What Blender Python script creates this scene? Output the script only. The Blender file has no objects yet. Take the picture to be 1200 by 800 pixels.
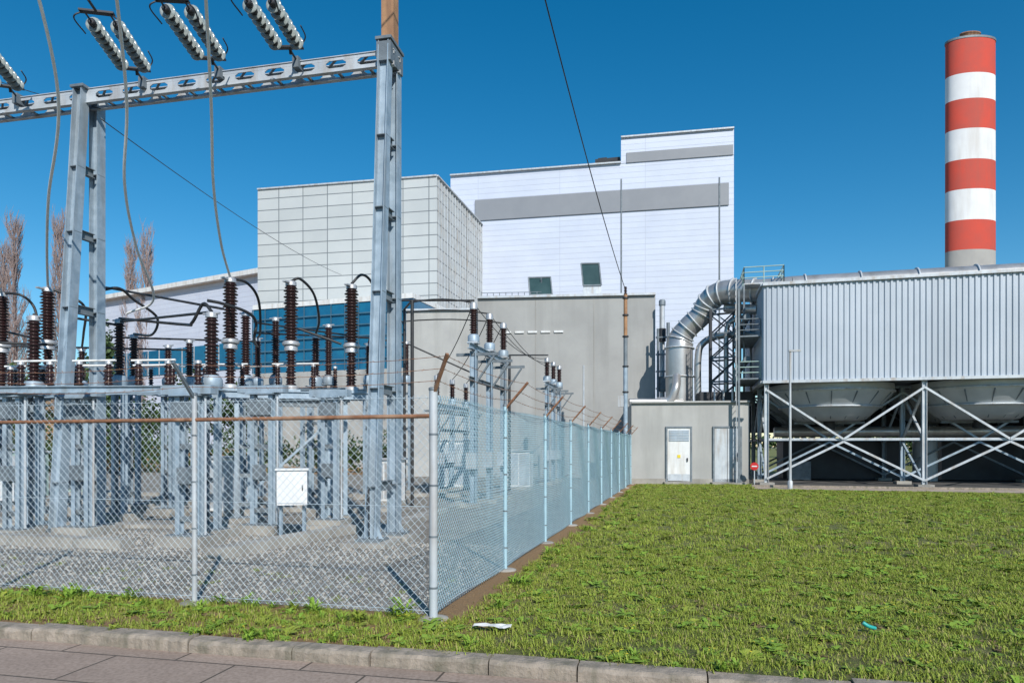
import bpy, math, random
import numpy as np
from mathutils import Vector, Matrix
random.seed(7)
R = math.radians
EYE=1.69; FPX=800.0
def W(u,d,z=0.0): return Vector(((u-600)/FPX*d, d, z))
def Z(v,d): return EYE+(523-v)/FPX*d
def WZ(u,v,d): return W(u,d,Z(v,d))
Fd=Vector((.247,.969,0)).normalized(); Rd=Vector((.969,-.247,0)).normalized(); Ld=-Rd
O=Vector((-.77,6.69,0))
scene=bpy.context.scene

# ---------------------------------------------------------------- materials
def nodes(name):
    m=bpy.data.materials.new(name); m.use_nodes=True
    nt=m.node_tree; b=nt.nodes['Principled BSDF']
    return m,nt,b
def mixc(nt,fac,a,b,mode='MIX'):
    n=nt.nodes.new('ShaderNodeMix'); n.data_type='RGBA'; n.blend_type=mode
    if isinstance(fac,(int,float)): n.inputs[0].default_value=fac
    else: nt.links.new(fac,n.inputs[0])
    for i,x in ((6,a),(7,b)):
        if isinstance(x,(tuple,list)): n.inputs[i].default_value=(*x[:3],1)
        else: nt.links.new(x,n.inputs[i])
    return n.outputs[2]
def noise(nt,scale,detail=4,rough=.6,vec=None):
    n=nt.nodes.new('ShaderNodeTexNoise'); n.inputs['Scale'].default_value=scale
    n.inputs['Detail'].default_value=detail; n.inputs['Roughness'].default_value=rough
    if vec is None:
        t=nt.nodes.new('ShaderNodeTexCoord'); vec=t.outputs['Object']
    nt.links.new(vec,n.inputs['Vector']); return n.outputs['Fac']
def ramp(nt,fac,lo,hi):
    n=nt.nodes.new('ShaderNodeMapRange'); n.inputs[1].default_value=lo; n.inputs[2].default_value=hi
    nt.links.new(fac,n.inputs[0]); return n.outputs[0]
def bump(nt,b,h,strength,dist):
    n=nt.nodes.new('ShaderNodeBump'); n.inputs['Strength'].default_value=strength
    n.inputs['Distance'].default_value=dist
    nt.links.new(h,n.inputs['Height']); nt.links.new(n.outputs[0],b.inputs['Normal'])
def mat(name,col,col2=None,rough=.6,metal=0,scale=3,bs=0,bd=.01,bscale=None,lo=.35,hi=.65,stain=None,spec=None):
    m,nt,b=nodes(name)
    if col2 is None: col2=tuple(c*.8 for c in col)
    c=mixc(nt,ramp(nt,noise(nt,scale,6),lo,hi),col,col2)
    if stain:
        t=nt.nodes.new('ShaderNodeTexCoord'); mp=nt.nodes.new('ShaderNodeMapping')
        mp.inputs['Scale'].default_value=(1,1,.12); nt.links.new(t.outputs['Object'],mp.inputs[0])
        c=mixc(nt,ramp(nt,noise(nt,stain[1],5,.6,mp.outputs[0]),.48,.75),c,stain[0])
    nt.links.new(c,b.inputs['Base Color'])
    b.inputs['Roughness'].default_value=rough; b.inputs['Metallic'].default_value=metal
    if spec is not None: b.inputs['Specular IOR Level'].default_value=spec
    if bs: bump(nt,b,noise(nt,bscale or scale*4,5),bs,bd)
    return m
def wallvec(nt,d):
    t=nt.nodes.new('ShaderNodeTexCoord')
    dp=nt.nodes.new('ShaderNodeVectorMath'); dp.operation='DOT_PRODUCT'; dp.inputs[1].default_value=(d[0],d[1],0)
    nt.links.new(t.outputs['Object'],dp.inputs[0])
    sp=nt.nodes.new('ShaderNodeSeparateXYZ'); nt.links.new(t.outputs['Object'],sp.inputs[0])
    cb=nt.nodes.new('ShaderNodeCombineXYZ'); nt.links.new(dp.outputs['Value'],cb.inputs[0]); nt.links.new(sp.outputs[2],cb.inputs[1])
    return cb.outputs[0],t.outputs['Object']
def panel(name,d,w,h,c1,c2,cm,ms=.02,off=0,rough=.5,metal=0,bs=.5,ground=False):
    m,nt,b=nodes(name)
    v,ob=wallvec(nt,d)
    if ground:
        dp=nt.nodes.new('ShaderNodeVectorMath'); dp.operation='DOT_PRODUCT'; dp.inputs[1].default_value=(-d[1],d[0],0)
        nt.links.new(ob,dp.inputs[0]); cb=v.node; nt.links.new(dp.outputs['Value'],cb.inputs[1])
    br=nt.nodes.new('ShaderNodeTexBrick'); br.offset=off
    br.inputs['Scale'].default_value=1; br.inputs['Brick Width'].default_value=w; br.inputs['Row Height'].default_value=h
    br.inputs['Mortar Size'].default_value=ms; br.inputs['Mortar Smooth'].default_value=.1
    br.inputs['Color1'].default_value=(*c1,1); br.inputs['Color2'].default_value=(*c2,1); br.inputs['Mortar'].default_value=(*cm,1)
    nt.links.new(v,br.inputs['Vector'])
    c=mixc(nt,ramp(nt,noise(nt,.9,8,.7),.3,.75),br.outputs['Color'],(.66,.65,.64),'MULTIPLY') if ground else mixc(nt,ramp(nt,noise(nt,.22,7,.65),.3,.75),br.outputs['Color'],(.86,.87,.89),'MULTIPLY')
    if ground: c=mixc(nt,ramp(nt,noise(nt,30,6),.4,.8),c,(.55,.52,.48),'MULTIPLY')
    nt.links.new(c,b.inputs['Base Color']); b.inputs['Roughness'].default_value=rough; b.inputs['Metallic'].default_value=metal
    inv=nt.nodes.new('ShaderNodeMath'); inv.operation='SUBTRACT'; inv.inputs[0].default_value=1; nt.links.new(br.outputs['Fac'],inv.inputs[1])
    bump(nt,b,inv.outputs[0],bs,.03)
    return m

M={}
M['galv']=mat('galvanised_steel',(.37,.46,.54),(.25,.33,.40),.5,.15,4,.1,.005,stain=((.22,.24,.25),3))
M['galvl']=mat('galvanised_steel_light',(.54,.58,.61),(.42,.46,.50),.5,.15,3,.1,.004,stain=((.35,.31,.27),4))
M['galvd']=mat('weathered_steel',(.20,.235,.26),(.13,.155,.175),.6,.2,4)
M['wire']=mat('fence_wire',(.50,.60,.66),(.36,.44,.50),.5,.1,5)
M['wire2']=mat('fence_wire_coated',(.38,.56,.63),(.32,.48,.56),.5,.0,5)
M['rust']=mat('rusty_steel',(.30,.14,.075),(.17,.085,.05),.85,.1,12,.3,.004,stain=((.42,.27,.18),6))
M['mast']=mat('mast_wood',(.42,.235,.12),(.28,.15,.08),.8,0,3,.2,.01,stain=((.20,.11,.065),7))
M['porc']=mat('brown_porcelain',(.034,.015,.014),(.022,.011,.011),.25,0,5)
M['glass']=mat('insulator_glass',(.36,.40,.39),(.20,.24,.24),.12,0,14)
M['cap']=mat('iron_cap',(.05,.052,.056),(.035,.035,.04),.5,.3,6)
M['alu']=mat('aluminium_fitting',(.50,.51,.52),(.38,.39,.41),.4,.4,8)
M['cable']=mat('aluminium_cable',(.80,.80,.78),(.70,.70,.68),.6,0,8)
M['black']=mat('black_cable',(.02,.02,.023),(.035,.035,.035),.5,0,5)
M['white']=mat('white_paint',(.74,.75,.74),(.66,.67,.67),.5,0,2,stain=((.50,.47,.42),3))
M['conc']=mat('concrete',(.38,.36,.32),(.26,.245,.22),.9,0,1.2,.4,.01,20,stain=((.20,.19,.17),1.2))
M['wallc']=mat('concrete_render',(.36,.362,.35),(.305,.306,.297),.9,0,.45,.15,.01,15,stain=((.25,.25,.24),.7))
M['wallc2']=mat('concrete_render_light',(.43,.43,.41),(.36,.36,.35),.9,0,.6,.15,.01,15,stain=((.29,.29,.275),1.0))
M['bwhite']=panel('white_cladding',(1,-.07),9.5,.62,(.60,.65,.76),(.57,.62,.73),(.47,.51,.60),.022,0,.5)
M['bgrey']=mat('grey_band_cladding',(.25,.265,.29),(.22,.235,.26),.5,0,.3)
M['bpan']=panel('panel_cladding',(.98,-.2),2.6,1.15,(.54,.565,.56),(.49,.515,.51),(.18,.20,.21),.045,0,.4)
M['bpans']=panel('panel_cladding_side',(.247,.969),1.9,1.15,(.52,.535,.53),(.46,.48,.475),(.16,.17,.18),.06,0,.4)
M['bglass']=mat('blue_glazing',(.008,.10,.21),(.012,.15,.27),.12,0,.6)
M['dglass']=mat('dark_glazing',(.03,.06,.06),(.05,.09,.09),.15,0,.6)
M['mull']=mat('mullion_blue_grey',(.08,.18,.26),(.06,.14,.20),.5,.2,2)
M['silver']=mat('corrugated_aluminium',(.46,.51,.57),(.40,.45,.51),.45,.10,.4,stain=((.36,.40,.45),.8))
M['duct']=mat('duct_cladding',(.56,.56,.55),(.43,.43,.43),.34,.6,.8,.1,.03,3,stain=((.34,.33,.31),1.5))
M['dark']=mat('dark_metal',(.045,.05,.055),(.03,.03,.035),.6,.2,1)
M['grille']=mat('fan_ring_grey',(.52,.55,.57),(.42,.45,.47),.45,.15,1)
M['red']=mat('chimney_red',(.55,.060,.035),(.45,.065,.045),.8,0,.5,stain=((.38,.075,.055),.6))
M['chw']=mat('chimney_white',(.74,.75,.76),(.66,.67,.69),.8,0,.5,stain=((.54,.52,.50),.6))
M['chg']=mat('chimney_concrete',(.40,.39,.37),(.33,.32,.31),.85,0,.4)
M['sred']=mat('sign_red',(.55,.02,.02),(.5,.02,.02),.4,0,2)
M['bark']=mat('bare_branches',(.36,.28,.26),(.27,.21,.195),.9,0,1)
M['trunk']=mat('bark_brown',(.10,.07,.05),(.06,.045,.035),.9,0,3,.5,.02)
M['leafd']=mat('foliage_dark',(.035,.07,.02),(.02,.045,.015),.7,0,.8)
M['leafm']=mat('foliage_mid',(.07,.12,.03),(.04,.08,.02),.7,0,.8)
M['grassb']=mat('grass_blade',(.19,.27,.028),(.30,.33,.06),.6,0,.55,lo=.38,hi=.62,spec=.2)
M['grassd']=mat('grass_blade_dry',(.40,.33,.14),(.28,.27,.09),.7,0,2,spec=.2)
M['weed']=mat('weed_leaf',(.15,.27,.03),(.24,.34,.05),.6,0,1.5,spec=.2)
M['deadleaf']=mat('dead_leaf',(.24,.17,.09),(.15,.10,.055),.8,0,3,spec=.2)
M['yellow']=mat('yellow_flower',(.75,.60,.04),(.65,.5,.03),.6,0,5)
M['asph']=mat('asphalt',(.07,.07,.07),(.10,.095,.09),.9,0,2,.4,.01,60)
M['path']=mat('paved_path',(.42,.34,.28),(.32,.26,.215),.9,0,1.5,.3,.01,40)
M['pave']=panel('pavement_slabs',(.975,-.221),1.15,.62,(.45,.345,.28),(.38,.295,.24),(.11,.09,.07),.010,.5,.85,0,.6,True)
M['kerb']=mat('kerb_stone',(.35,.295,.24),(.21,.18,.145),.9,0,7,.9,.016,30,stain=((.12,.115,.08),6))
M['teal']=mat('teal_plastic',(.02,.35,.30),(.02,.3,.28),.4,0,5)
M['mint']=mat('pale_green_paint',(.36,.48,.44),(.30,.42,.38),.5,0,2)
M['stone']=mat('gravel_stone',(.42,.395,.35),(.24,.225,.20),.9,0,6,lo=.4,hi=.6)

m,nt,b=nodes('gravel'); M['gravel']=m
t=nt.nodes.new('ShaderNodeTexCoord'); vo=nt.nodes.new('ShaderNodeTexVoronoi'); vo.inputs['Scale'].default_value=48
nt.links.new(t.outputs['Object'],vo.inputs['Vector'])
bw=nt.nodes.new('ShaderNodeSeparateColor'); nt.links.new(vo.outputs['Color'],bw.inputs[0])
c=mixc(nt,bw.outputs[0],(.19,.175,.15),(.48,.445,.39))
c=mixc(nt,ramp(nt,noise(nt,1.0,8,.7),.38,.68),c,(.62,.60,.57),'MULTIPLY')
c=mixc(nt,ramp(nt,noise(nt,9,6,.8),.5,.8),c,(.60,.57,.53),'MULTIPLY')
c=mixc(nt,ramp(nt,noise(nt,.35,6),.62,.76),c,(.15,.155,.085))
nt.links.new(c,b.inputs['Base Color']); b.inputs['Roughness'].default_value=.95
bump(nt,b,vo.outputs['Distance'],1,.025)
m,nt,b=nodes('lawn_ground'); M['lawn']=m
c=mixc(nt,ramp(nt,noise(nt,2.2,8,.7),.38,.66),(.10,.135,.022),(.19,.20,.05))
c=mixc(nt,ramp(nt,noise(nt,14,6,.7),.48,.72),c,(.17,.13,.065))
c=mixc(nt,ramp(nt,noise(nt,.4,5,.6),.50,.66),c,(.28,.24,.10))
dp=nt.nodes.new('ShaderNodeVectorMath'); dp.operation='DOT_PRODUCT'; dp.inputs[1].default_value=tuple(Rd)
tc=nt.nodes.new('ShaderNodeTexCoord'); nt.links.new(tc.outputs['Object'],dp.inputs[0])
ad=nt.nodes.new('ShaderNodeMath'); ad.operation='MULTIPLY_ADD'; ad.inputs[1].default_value=-1.5; ad.inputs[2].default_value=0
nt.links.new(noise(nt,2.0,5),ad.inputs[0])
ad2=nt.nodes.new('ShaderNodeMath'); ad2.operation='ADD'; nt.links.new(dp.outputs['Value'],ad2.inputs[0]); nt.links.new(ad.outputs[0],ad2.inputs[1])
o0=O.dot(Rd)
c=mixc(nt,ramp(nt,ad2.outputs[0],o0-.35,o0+.05),mixc(nt,noise(nt,25,6),(.40,.23,.10),(.25,.165,.085)),c)
nt.links.new(c,b.inputs['Base Color']); b.inputs['Roughness'].default_value=.95
bump(nt,b,noise(nt,18,8,.75),1,.06)

# ---------------------------------------------------------------- mesh builder
class MB:
    def __init__(s): s.V=[];s.F=[];s.I=[];s.S=[];s.mats=[]
    def mi(s,m):
        if m not in s.mats: s.mats.append(m)
        return s.mats.index(m)
    def add(s,vs,fs,m,sm=False):
        o=len(s.V); i=s.mi(m); s.V.extend([tuple(v) for v in vs])
        for f in fs: s.F.append([a+o for a in f]); s.I.append(i); s.S.append(sm)
    def prism(s,poly,z0,z1,m):
        n=len(poly); vs=[(p[0],p[1],z0) for p in poly]+[(p[0],p[1],z1) for p in poly]
        fs=[[i,(i+1)%n,n+(i+1)%n,n+i] for i in range(n)]+[list(range(n))[::-1],list(range(n,2*n))]
        s.add(vs,fs,m)
    def obox(s,c,ax,ay,az,m):
        vs=[]
        for k in (-1,1):
            for j,i in ((-1,-1),(-1,1),(1,1),(1,-1)): vs.append(c+ax*i+ay*j+az*k)
        s.add(vs,[[3,2,1,0],[4,5,6,7],[0,1,5,4],[1,2,6,5],[2,3,7,6],[3,0,4,7]],m)
    def box(s,c,sx,sy,sz,m,dx=Rd):
        dx=dx.normalized(); dy=Vector((-dx.y,dx.x,0))
        s.obox(Vector(c),dx*sx/2,dy*sy/2,Vector((0,0,sz/2)),m)
    def frame(s,p,q,side=None):
        d=(q-p).normalized()
        u=Vector(side) if side is not None else (Vector((0,0,1)) if abs(d.z)<.9 else Rd.copy())
        a=d.cross(u).normalized(); b=a.cross(d).normalized(); return d,a,b
    def beam(s,p,q,w,h,m,side=None):
        p=Vector(p);q=Vector(q); d,a,b=s.frame(p,q,side)
        s.obox((p+q)/2,d*((q-p).length/2),a*w/2,b*h/2,m)
    def hbeam(s,p,q,w,h,m,side=None,t=.018):
        p=Vector(p);q=Vector(q); d,a,b=s.frame(p,q,side); L=(q-p).length/2; c=(p+q)/2
        s.obox(c+b*(h/2-t/2),d*L,a*w/2,b*t/2,m); s.obox(c-b*(h/2-t/2),d*L,a*w/2,b*t/2,m)
        s.obox(c,d*L,a*t/2,b*(h/2-t-.001),m)
    def tube(s,pts,r,m,n=8,caps=True):
        pts=[Vector(p) for p in pts]; rr=r if isinstance(r,(list,tuple)) else [r]*len(pts)
        d=(pts[1]-pts[0]).normalized(); up=Vector((0,0,1)) if abs(d.z)<.9 else Vector((1,0,0))
        a=d.cross(up).normalized(); vs=[]
        for k,p in enumerate(pts):
            if k==0: t=pts[1]-p
            elif k==len(pts)-1: t=p-pts[k-1]
            else: t=pts[k+1]-pts[k-1]
            t.normalize(); a=(a-t*a.dot(t)).normalized(); b=t.cross(a)
            for i in range(n):
                an=2*math.pi*i/n; vs.append(p+(a*math.cos(an)+b*math.sin(an))*rr[k])
        fs=[]
        for k in range(len(pts)-1):
            for i in range(n):
                j=(i+1)%n; fs.append([k*n+i,k*n+j,(k+1)*n+j,(k+1)*n+i])
        s.add(vs,fs,m,True)
        if caps and n>3:
            s.add(vs[:n],[list(range(n))[::-1]],m); s.add(vs[-n:],[list(range(n))],m)
    def lathe(s,p,axis,prof,m,n=14,ysc=1.0):
        p=Vector(p); ax=Vector(axis).normalized(); up=Vector((0,0,1)) if abs(ax.z)<.9 else Vector((1,0,0))
        a=ax.cross(up).normalized(); b=ax.cross(a); vs=[]
        for r,h in prof:
            for i in range(n):
                an=2*math.pi*i/n; q=p+ax*h+(a*math.cos(an)+b*math.sin(an))*r
                if ysc!=1.0: q.y=p.y+(q.y-p.y)*ysc
                vs.append(q)
        fs=[[k*n+i,(k)*n+(i+1)%n,(k+1)*n+(i+1)%n,(k+1)*n+i] for k in range(len(prof)-1) for i in range(n)]
        s.add(vs,fs,m,True)
        s.add(vs[:n],[list(range(n))],m); s.add(vs[-n:],[list(range(n))[::-1]],m)
    def obj(s,name,parent=None,link=True):
        me=bpy.data.meshes.new(name); me.from_pydata(s.V,[],s.F); 
        for m in s.mats: me.materials.append(M[m] if isinstance(m,str) else m)
        me.polygons.foreach_set('material_index',s.I); me.polygons.foreach_set('use_smooth',s.S); me.update()
        o=bpy.data.objects.new(name,me)
        if link: scene.collection.objects.link(o)
        if parent is not None: o.parent=parent; o.location=-parent.location
        return o
def root(name,loc=(0,0,0)):
    e=bpy.data.objects.new(name,None); e.location=loc; e.empty_display_size=.2; scene.collection.objects.link(e); return e
def smooth_path(pts,n=10):
    pts=[Vector(p) for p in pts]; P=[pts[0]*2-pts[1]]+pts+[pts[-1]*2-pts[-2]]; out=[]
    for i in range(1,len(P)-2):
        for k in range(n):
            t=k/n; a,b,c,d=P[i-1],P[i],P[i+1],P[i+2]
            out.append(.5*((2*b)+(c-a)*t+(2*a-5*b+4*c-d)*t*t+(-a+3*b-3*c+d)*t**3))
    out.append(pts[-1]); return out
def sag(p,q,s,n=16):
    p=Vector(p);q=Vector(q); return [p.lerp(q,i/n)-Vector((0,0,s*4*(i/n)*(1-i/n))) for i in range(n+1)]
def insul(mb,p,h,r,axis=(0,0,1),m='porc',pitch=.066):
    ns=max(3,int(h/pitch)); pr=[]; st=h/ns
    for i in range(ns):
        rr=r*(1 if i%2==0 else .86)
        pr+=[(r*.55,i*st),(rr,i*st+st*.25),(rr*.97,i*st+st*.38),(r*.57,i*st+st*.8)]
    pr.append((r*.58,h)); mb.lathe(p,axis,pr,m)
def cap(mb,p,r,h,m='alu',axis=(0,0,1)): mb.lathe(p,axis,[(r,0),(r,h*.8),(r*.8,h)],m,12)

# ---------------------------------------------------------------- ground
ka=Vector((-4.95,6.6,0)); kd=Vector((.975,-.221,0)).normalized(); kn=Vector((-kd.y,kd.x,0))
mb=MB(); mb.add([(-3000,-3000,-.104),(3000,-3000,-.104),(3000,3000,-.104),(-3000,3000,-.104)],[[0,1,2,3]],'asph'); mb.obj('ground')
mb=MB()
l0=ka-kd*120; l1=ka+kd*200
mb.add([l0,l1,l1+kn*900,l0+kn*900-kd*600],[[0,1,2,3]],'lawn'); mb.obj('lawn')
mb=MB(); p0=ka-kd*60-kn*.17+Vector((0,0,-.1)); p1=ka+kd*60-kn*.17+Vector((0,0,-.1))
mb.add([p0-kn*3.2,p1-kn*3.2,p1,p0],[[0,1,2,3]],'pave'); mb.obj('pavement')
mb=MB(); x=-14.0
while x<14:
    L=random.choice((.96,1.0,1.0,.7)); c=ka+kd*(x+L/2)-kn*(.085+random.uniform(-.012,.012))
    zt=.012+random.uniform(-.012,.010); w=.16; ch=.02
    a0=c-kd*(L/2-.006); a1=c+kd*(L/2-.006)
    prof=[(-w/2,-.16),(-w/2,zt-ch*1.6),(-w/2+ch,zt-ch*.3),(-w/2+ch*2.2,zt),(w/2,zt+.004),(w/2,-.16)]
    n=len(prof); seg=14; vs=[]
    for k in range(seg+1):
        a=a0.lerp(a1,k/seg)
        for j,(q,h) in enumerate(prof):
            jit=random.uniform(-.009,.007) if j in (1,2,3) else 0
            vs.append(a+kn*(q+jit)+Vector((0,0,h+jit*.8)))
    fs=[[k*n+i,(k+1)*n+i,(k+1)*n+i+1,k*n+i+1] for k in range(seg) for i in range(n-1)]
    mb.add(vs,fs+[list(range(n)),[seg*n+i for i in range(n)][::-1]],'kerb'); x+=L
mb.obj('kerb')
mb=MB(); y0=O+Fd*.15+Ld*.05
q=[y0,y0+Fd*31.5,y0+Fd*31.5+Ld*60,y0+Ld*60]
mb.add([v+Vector((0,0,.004)) for v in q],[[0,1,2,3]],'gravel'); mb.obj('gravel_yard')

coll_g=bpy.data.collections.new('grass_tufts'); coll_w=bpy.data.collections.new('weeds'); coll_t=bpy.data.collections.new('tall_weeds'); coll_s=bpy.data.collections.new('stones')
def tuft(name,nb,h,spread,m,w,coll):
    mb=MB()
    for i in range(nb):
        a=random.uniform(0,6.28); r=spread*math.sqrt(random.random()); p=Vector((r*math.cos(a),r*math.sin(a),-.005))
        a2=random.uniform(0,6.28); ln=random.uniform(.3,1.3); hh=h*random.uniform(.35,1.1)
        d=Vector((math.cos(a2),math.sin(a2),0)); s=Vector((-d.y,d.x,0))*w*random.uniform(.6,1.3)
        q=p+d*hh*ln*.4+Vector((0,0,hh*.6)); e=p+d*hh*ln+Vector((0,0,hh*random.uniform(.55,1)))
        mm=m if random.random()>.15 else 'grassd'
        mb.add([p-s,p+s,q+s*.8,q-s*.8,e],[[0,1,2,3],[3,2,4]],mm)
    o=mb.obj(name,link=False); coll.objects.link(o)
def rosette(name,n,L,m,coll,up=.3,wf=.16,flower=0):
    mb=MB()
    for i in range(n):
        a=random.uniform(0,6.28); l=L*random.uniform(.4,1.1); d=Vector((math.cos(a),math.sin(a),0)); s=Vector((-d.y,d.x,0))
        u=random.uniform(.1,up)*2; w=l*wf*random.uniform(.8,1.3); t=s*random.uniform(-.4,.4); c0=d*0+Vector((random.uniform(-.3,.3)*L,random.uniform(-.3,.3)*L,0))
        def P(k): return c0+d*l*k+Vector((0,0,l*u*k*(1.25-k*.8)))+t*l*k*k
        mb.add([P(0),P(.35)-s*w*.7,P(.35)+s*w*.7+Vector((0,0,.004)),P(.7)-s*w,P(.7)+s*w,P(1)],[[0,2,1],[1,2,4,3],[3,4,5]],m)
    for i in range(flower):
        p=Vector((random.uniform(-L,L)*.6,random.uniform(-L,L)*.6,L*random.uniform(.5,.9)))
        mb.add([p+Vector((.010,0,0)),p+Vector((0,.010,0)),p-Vector((.010,0,0)),p-Vector((0,.010,0))],[[0,1,2,3]],'yellow')
    o=mb.obj(name,link=False); coll.objects.link(o)
for i in range(5): tuft('grass_tuft',28,.038+.010*i,.095,'grassb',.0036,coll_g)
for i in range(5): rosette('weed_rosette',18,.065+.012*i,'weed' if i!=2 else 'grassb',coll_w,.45,.20,(0,0,1,3,0)[i])
rosette('dead_rosette',9,.08,'deadleaf',coll_w,.3,.18)
for i in range(3): rosette('tall_weed',40,.16+.04*i,'weed' if i else 'grassb',coll_t,1.2,.11,(0,3,2)[i])
for i in range(4):
    mb=MB(); rn=random.Random(i); vs=[Vector((math.cos(k*1.047),math.sin(k*1.047),0))*rn.uniform(.7,1.1) for k in range(6)]
    vs=[v*.018 for v in vs]+[v*.011+Vector((0,0,.015*rn.uniform(.8,1.3))) for v in vs]
    mb.add(vs,[[k,(k+1)%6,6+(k+1)%6,6+k] for k in range(6)]+[[6,7,8,9,10,11]],'stone'); o=mb.obj('gravel_stone',link=False); coll_s.objects.link(o)
def scatter(name,poly,coll,dens,s0,s1,seed,nscale=1.2,nlo=.35,nhi=.6,dmin=.25):
    mb=MB(); mb.add([(p[0],p[1],.0015) for p in poly],[list(range(len(poly)))],'lawn'); o=mb.obj(name)
    g=bpy.data.node_groups.new(name+'_nodes','GeometryNodeTree')
    g.interface.new_socket('Geometry',in_out='INPUT',socket_type='NodeSocketGeometry'); g.interface.new_socket('Geometry',in_out='OUTPUT',socket_type='NodeSocketGeometry')
    N=g.nodes.new; L=g.links.new; gi=N('NodeGroupInput'); go=N('NodeGroupOutput')
    ds=N('GeometryNodeDistributePointsOnFaces'); ds.inputs['Seed'].default_value=seed
    nz=N('ShaderNodeTexNoise'); nz.inputs['Scale'].default_value=nscale; nz.inputs['Detail'].default_value=4
    mr=N('ShaderNodeMapRange'); mr.inputs[1].default_value=nlo; mr.inputs[2].default_value=nhi; mr.inputs[3].default_value=dens*dmin; mr.inputs[4].default_value=dens
    pos=N('GeometryNodeInputPosition'); L(pos.outputs[0],nz.inputs['Vector']); L(nz.outputs['Fac'],mr.inputs[0]); L(mr.outputs[0],ds.inputs['Density'])
    ins=N('GeometryNodeInstanceOnPoints'); ci=N('GeometryNodeCollectionInfo'); ci.inputs[0].default_value=coll
    ci.inputs['Separate Children'].default_value=True; ci.inputs['Reset Children'].default_value=True; ins.inputs['Pick Instance'].default_value=True
    rv=N('FunctionNodeRandomValue'); rv.data_type='FLOAT_VECTOR'; rv.inputs[0].default_value=(-.15,-.15,0); rv.inputs[1].default_value=(.15,.15,6.28)
    rs=N('FunctionNodeRandomValue'); rs.data_type='FLOAT'; rs.inputs[2].default_value=s0; rs.inputs[3].default_value=s1
    L(gi.outputs[0],ds.inputs['Mesh']); L(ds.outputs['Points'],ins.inputs['Points']); L(ci.outputs[0],ins.inputs['Instance'])
    L(rv.outputs[0],ins.inputs['Rotation']); L(rs.outputs[1],ins.inputs['Scale'])
    L(ins.outputs[0],go.inputs[0]); md=o.modifiers.new('scatter','NODES'); md.node_group=g; return o
e=O+Rd*.28
def kp(x): return ka+kd*x+kn*.02
def onF(p,y): return p+Fd*((y-p.y)/Fd.y)
kx=(e-ka).dot(kd)
nearp=[kp(kx-.3),kp(16),kp(16)+kn*6.5,onF(e,11.5),onF(e,7.0)]
scatter('grass',nearp,coll_g,165,.6,1.3,1,1.3,.36,.56,.3)
farp=[onF(e,11.5),kp(16)+kn*6.5,W(1290,23.6),W(885,27.0),W(880,30.0),onF(e,30.3)]
scatter('grass',farp,coll_g,60,.8,1.7,2,.7,.38,.58,.2)
scatter('weeds',nearp,coll_w,60,.5,1.25,3,1.6,.42,.60,.10)
scatter('weeds',farp,coll_w,20,.7,1.6,4,.9,.42,.60,.12)
strip=[kp(-8),kp(kx+.3),O-Fd*.05+Rd*.3,O+Fd*.02,O+Ld*14-Fd*.02]
scatter('grass',strip,coll_g,200,.6,1.3,5,1.5,.33,.5,.3)
scatter('weeds',strip,coll_w,70,.5,1.3,6,1.5,.4,.6,.3)
edge=[O-Fd*.34+Ld*14,O-Fd*.34+Rd*.2,O+Fd*.14,O+Fd*.14+Ld*14]
scatter('tall_weeds',edge,coll_t,22,.25,.75,7,2,.4,.6,.15)
edge2=[kp(-8)-kn*.07,kp(12)-kn*.07,kp(12)+kn*.2,kp(-8)+kn*.2]
scatter('tall_weeds',edge2,coll_t,22,.18,.42,9,2,.38,.6,.2)
edge3=[e,onF(e,30),onF(e,30)+Rd*.5,e+Rd*.5]
scatter('tall_weeds',edge3,coll_t,4,.2,.6,8,1,.4,.6,.1)
yw=[O+Fd*.2+Ld*.2,O+Fd*1.9+Ld*.2,O+Fd*1.9+Ld*12,O+Fd*.2+Ld*12]
scatter('yard_grass',yw,coll_g,26,.4,.9,11,1,.5,.65,.02)
scatter('gravel_stones',[O+Fd*.2+Ld*.2,O+Fd*5+Ld*.2,O+Fd*5+Ld*12,O+Fd*.2+Ld*12],coll_s,150,.5,1.5,12,1,.3,.6,.4)

# ---------------------------------------------------------------- fence
def chainlink(p,dirv,L,z0,z1,name,parent,pitch=.08,r=.0018,m='wire'):
    mb=MB(); H=z1-z0; nrm=Vector((-dirv.y,dirv.x,0))
    vs=[];fs=[]
    for s in (1,-1):
        i=-int(H/pitch)-2
        while i*pitch<L+H+pitch:
            x0=i*pitch
            za,zb=0.0,H
            if s==1: za=max(za,-x0); zb=min(zb,L-x0)
            else: za=max(za,x0-L); zb=min(zb,x0)
            i+=1
            if zb-za<.02: continue
            nseg=max(1,int((zb-za)/.16)); ring=[]
            off=nrm*(.0022*s); t=(dirv*s+Vector((0,0,1))).normalized(); b=t.cross(nrm)
            for q in range(nseg+1):
                z=za+(zb-za)*q/nseg; x=x0+s*z
                bow=nrm*(.016*math.sin(x*2.3+z*1.7))+dirv*(.014*math.sin(x*1.1+z*3))+Vector((0,0,.012*math.sin(x*1.7)))
                c=p+dirv*x+Vector((0,0,z0+z))+off+bow
                ring.append([c+nrm*r,c+b*r,c-nrm*r,c-b*r])
            o=len(vs)
            for rg in ring: vs.extend(rg)
            for q in range(nseg):
                for a in range(4):
                    b_=(a+1)%4; fs.append([o+q*4+a,o+q*4+b_,o+q*4+4+b_,o+q*4+4+a])
    mb.add(vs,fs,m); return mb.obj(name,parent)
fence=root('chain_link_fence',O)
chainlink(O+Ld*.06,Ld,14,.04,2.2,'front_mesh',fence,.085,.0021)
chainlink(O+Fd*.06,Fd,24.6,.04,2.2,'side_mesh',fence,.068,.0030,'wire2')
mb=MB(); mr_=MB()
posts=[(O,(Rd-Fd).normalized(),.042)]
for i in range(1,6): posts.append((O+Ld*2.74*i,-Fd,.028))
for i in range(1,10): posts.append((O+Fd*2.74*i,Rd,.028))
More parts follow.
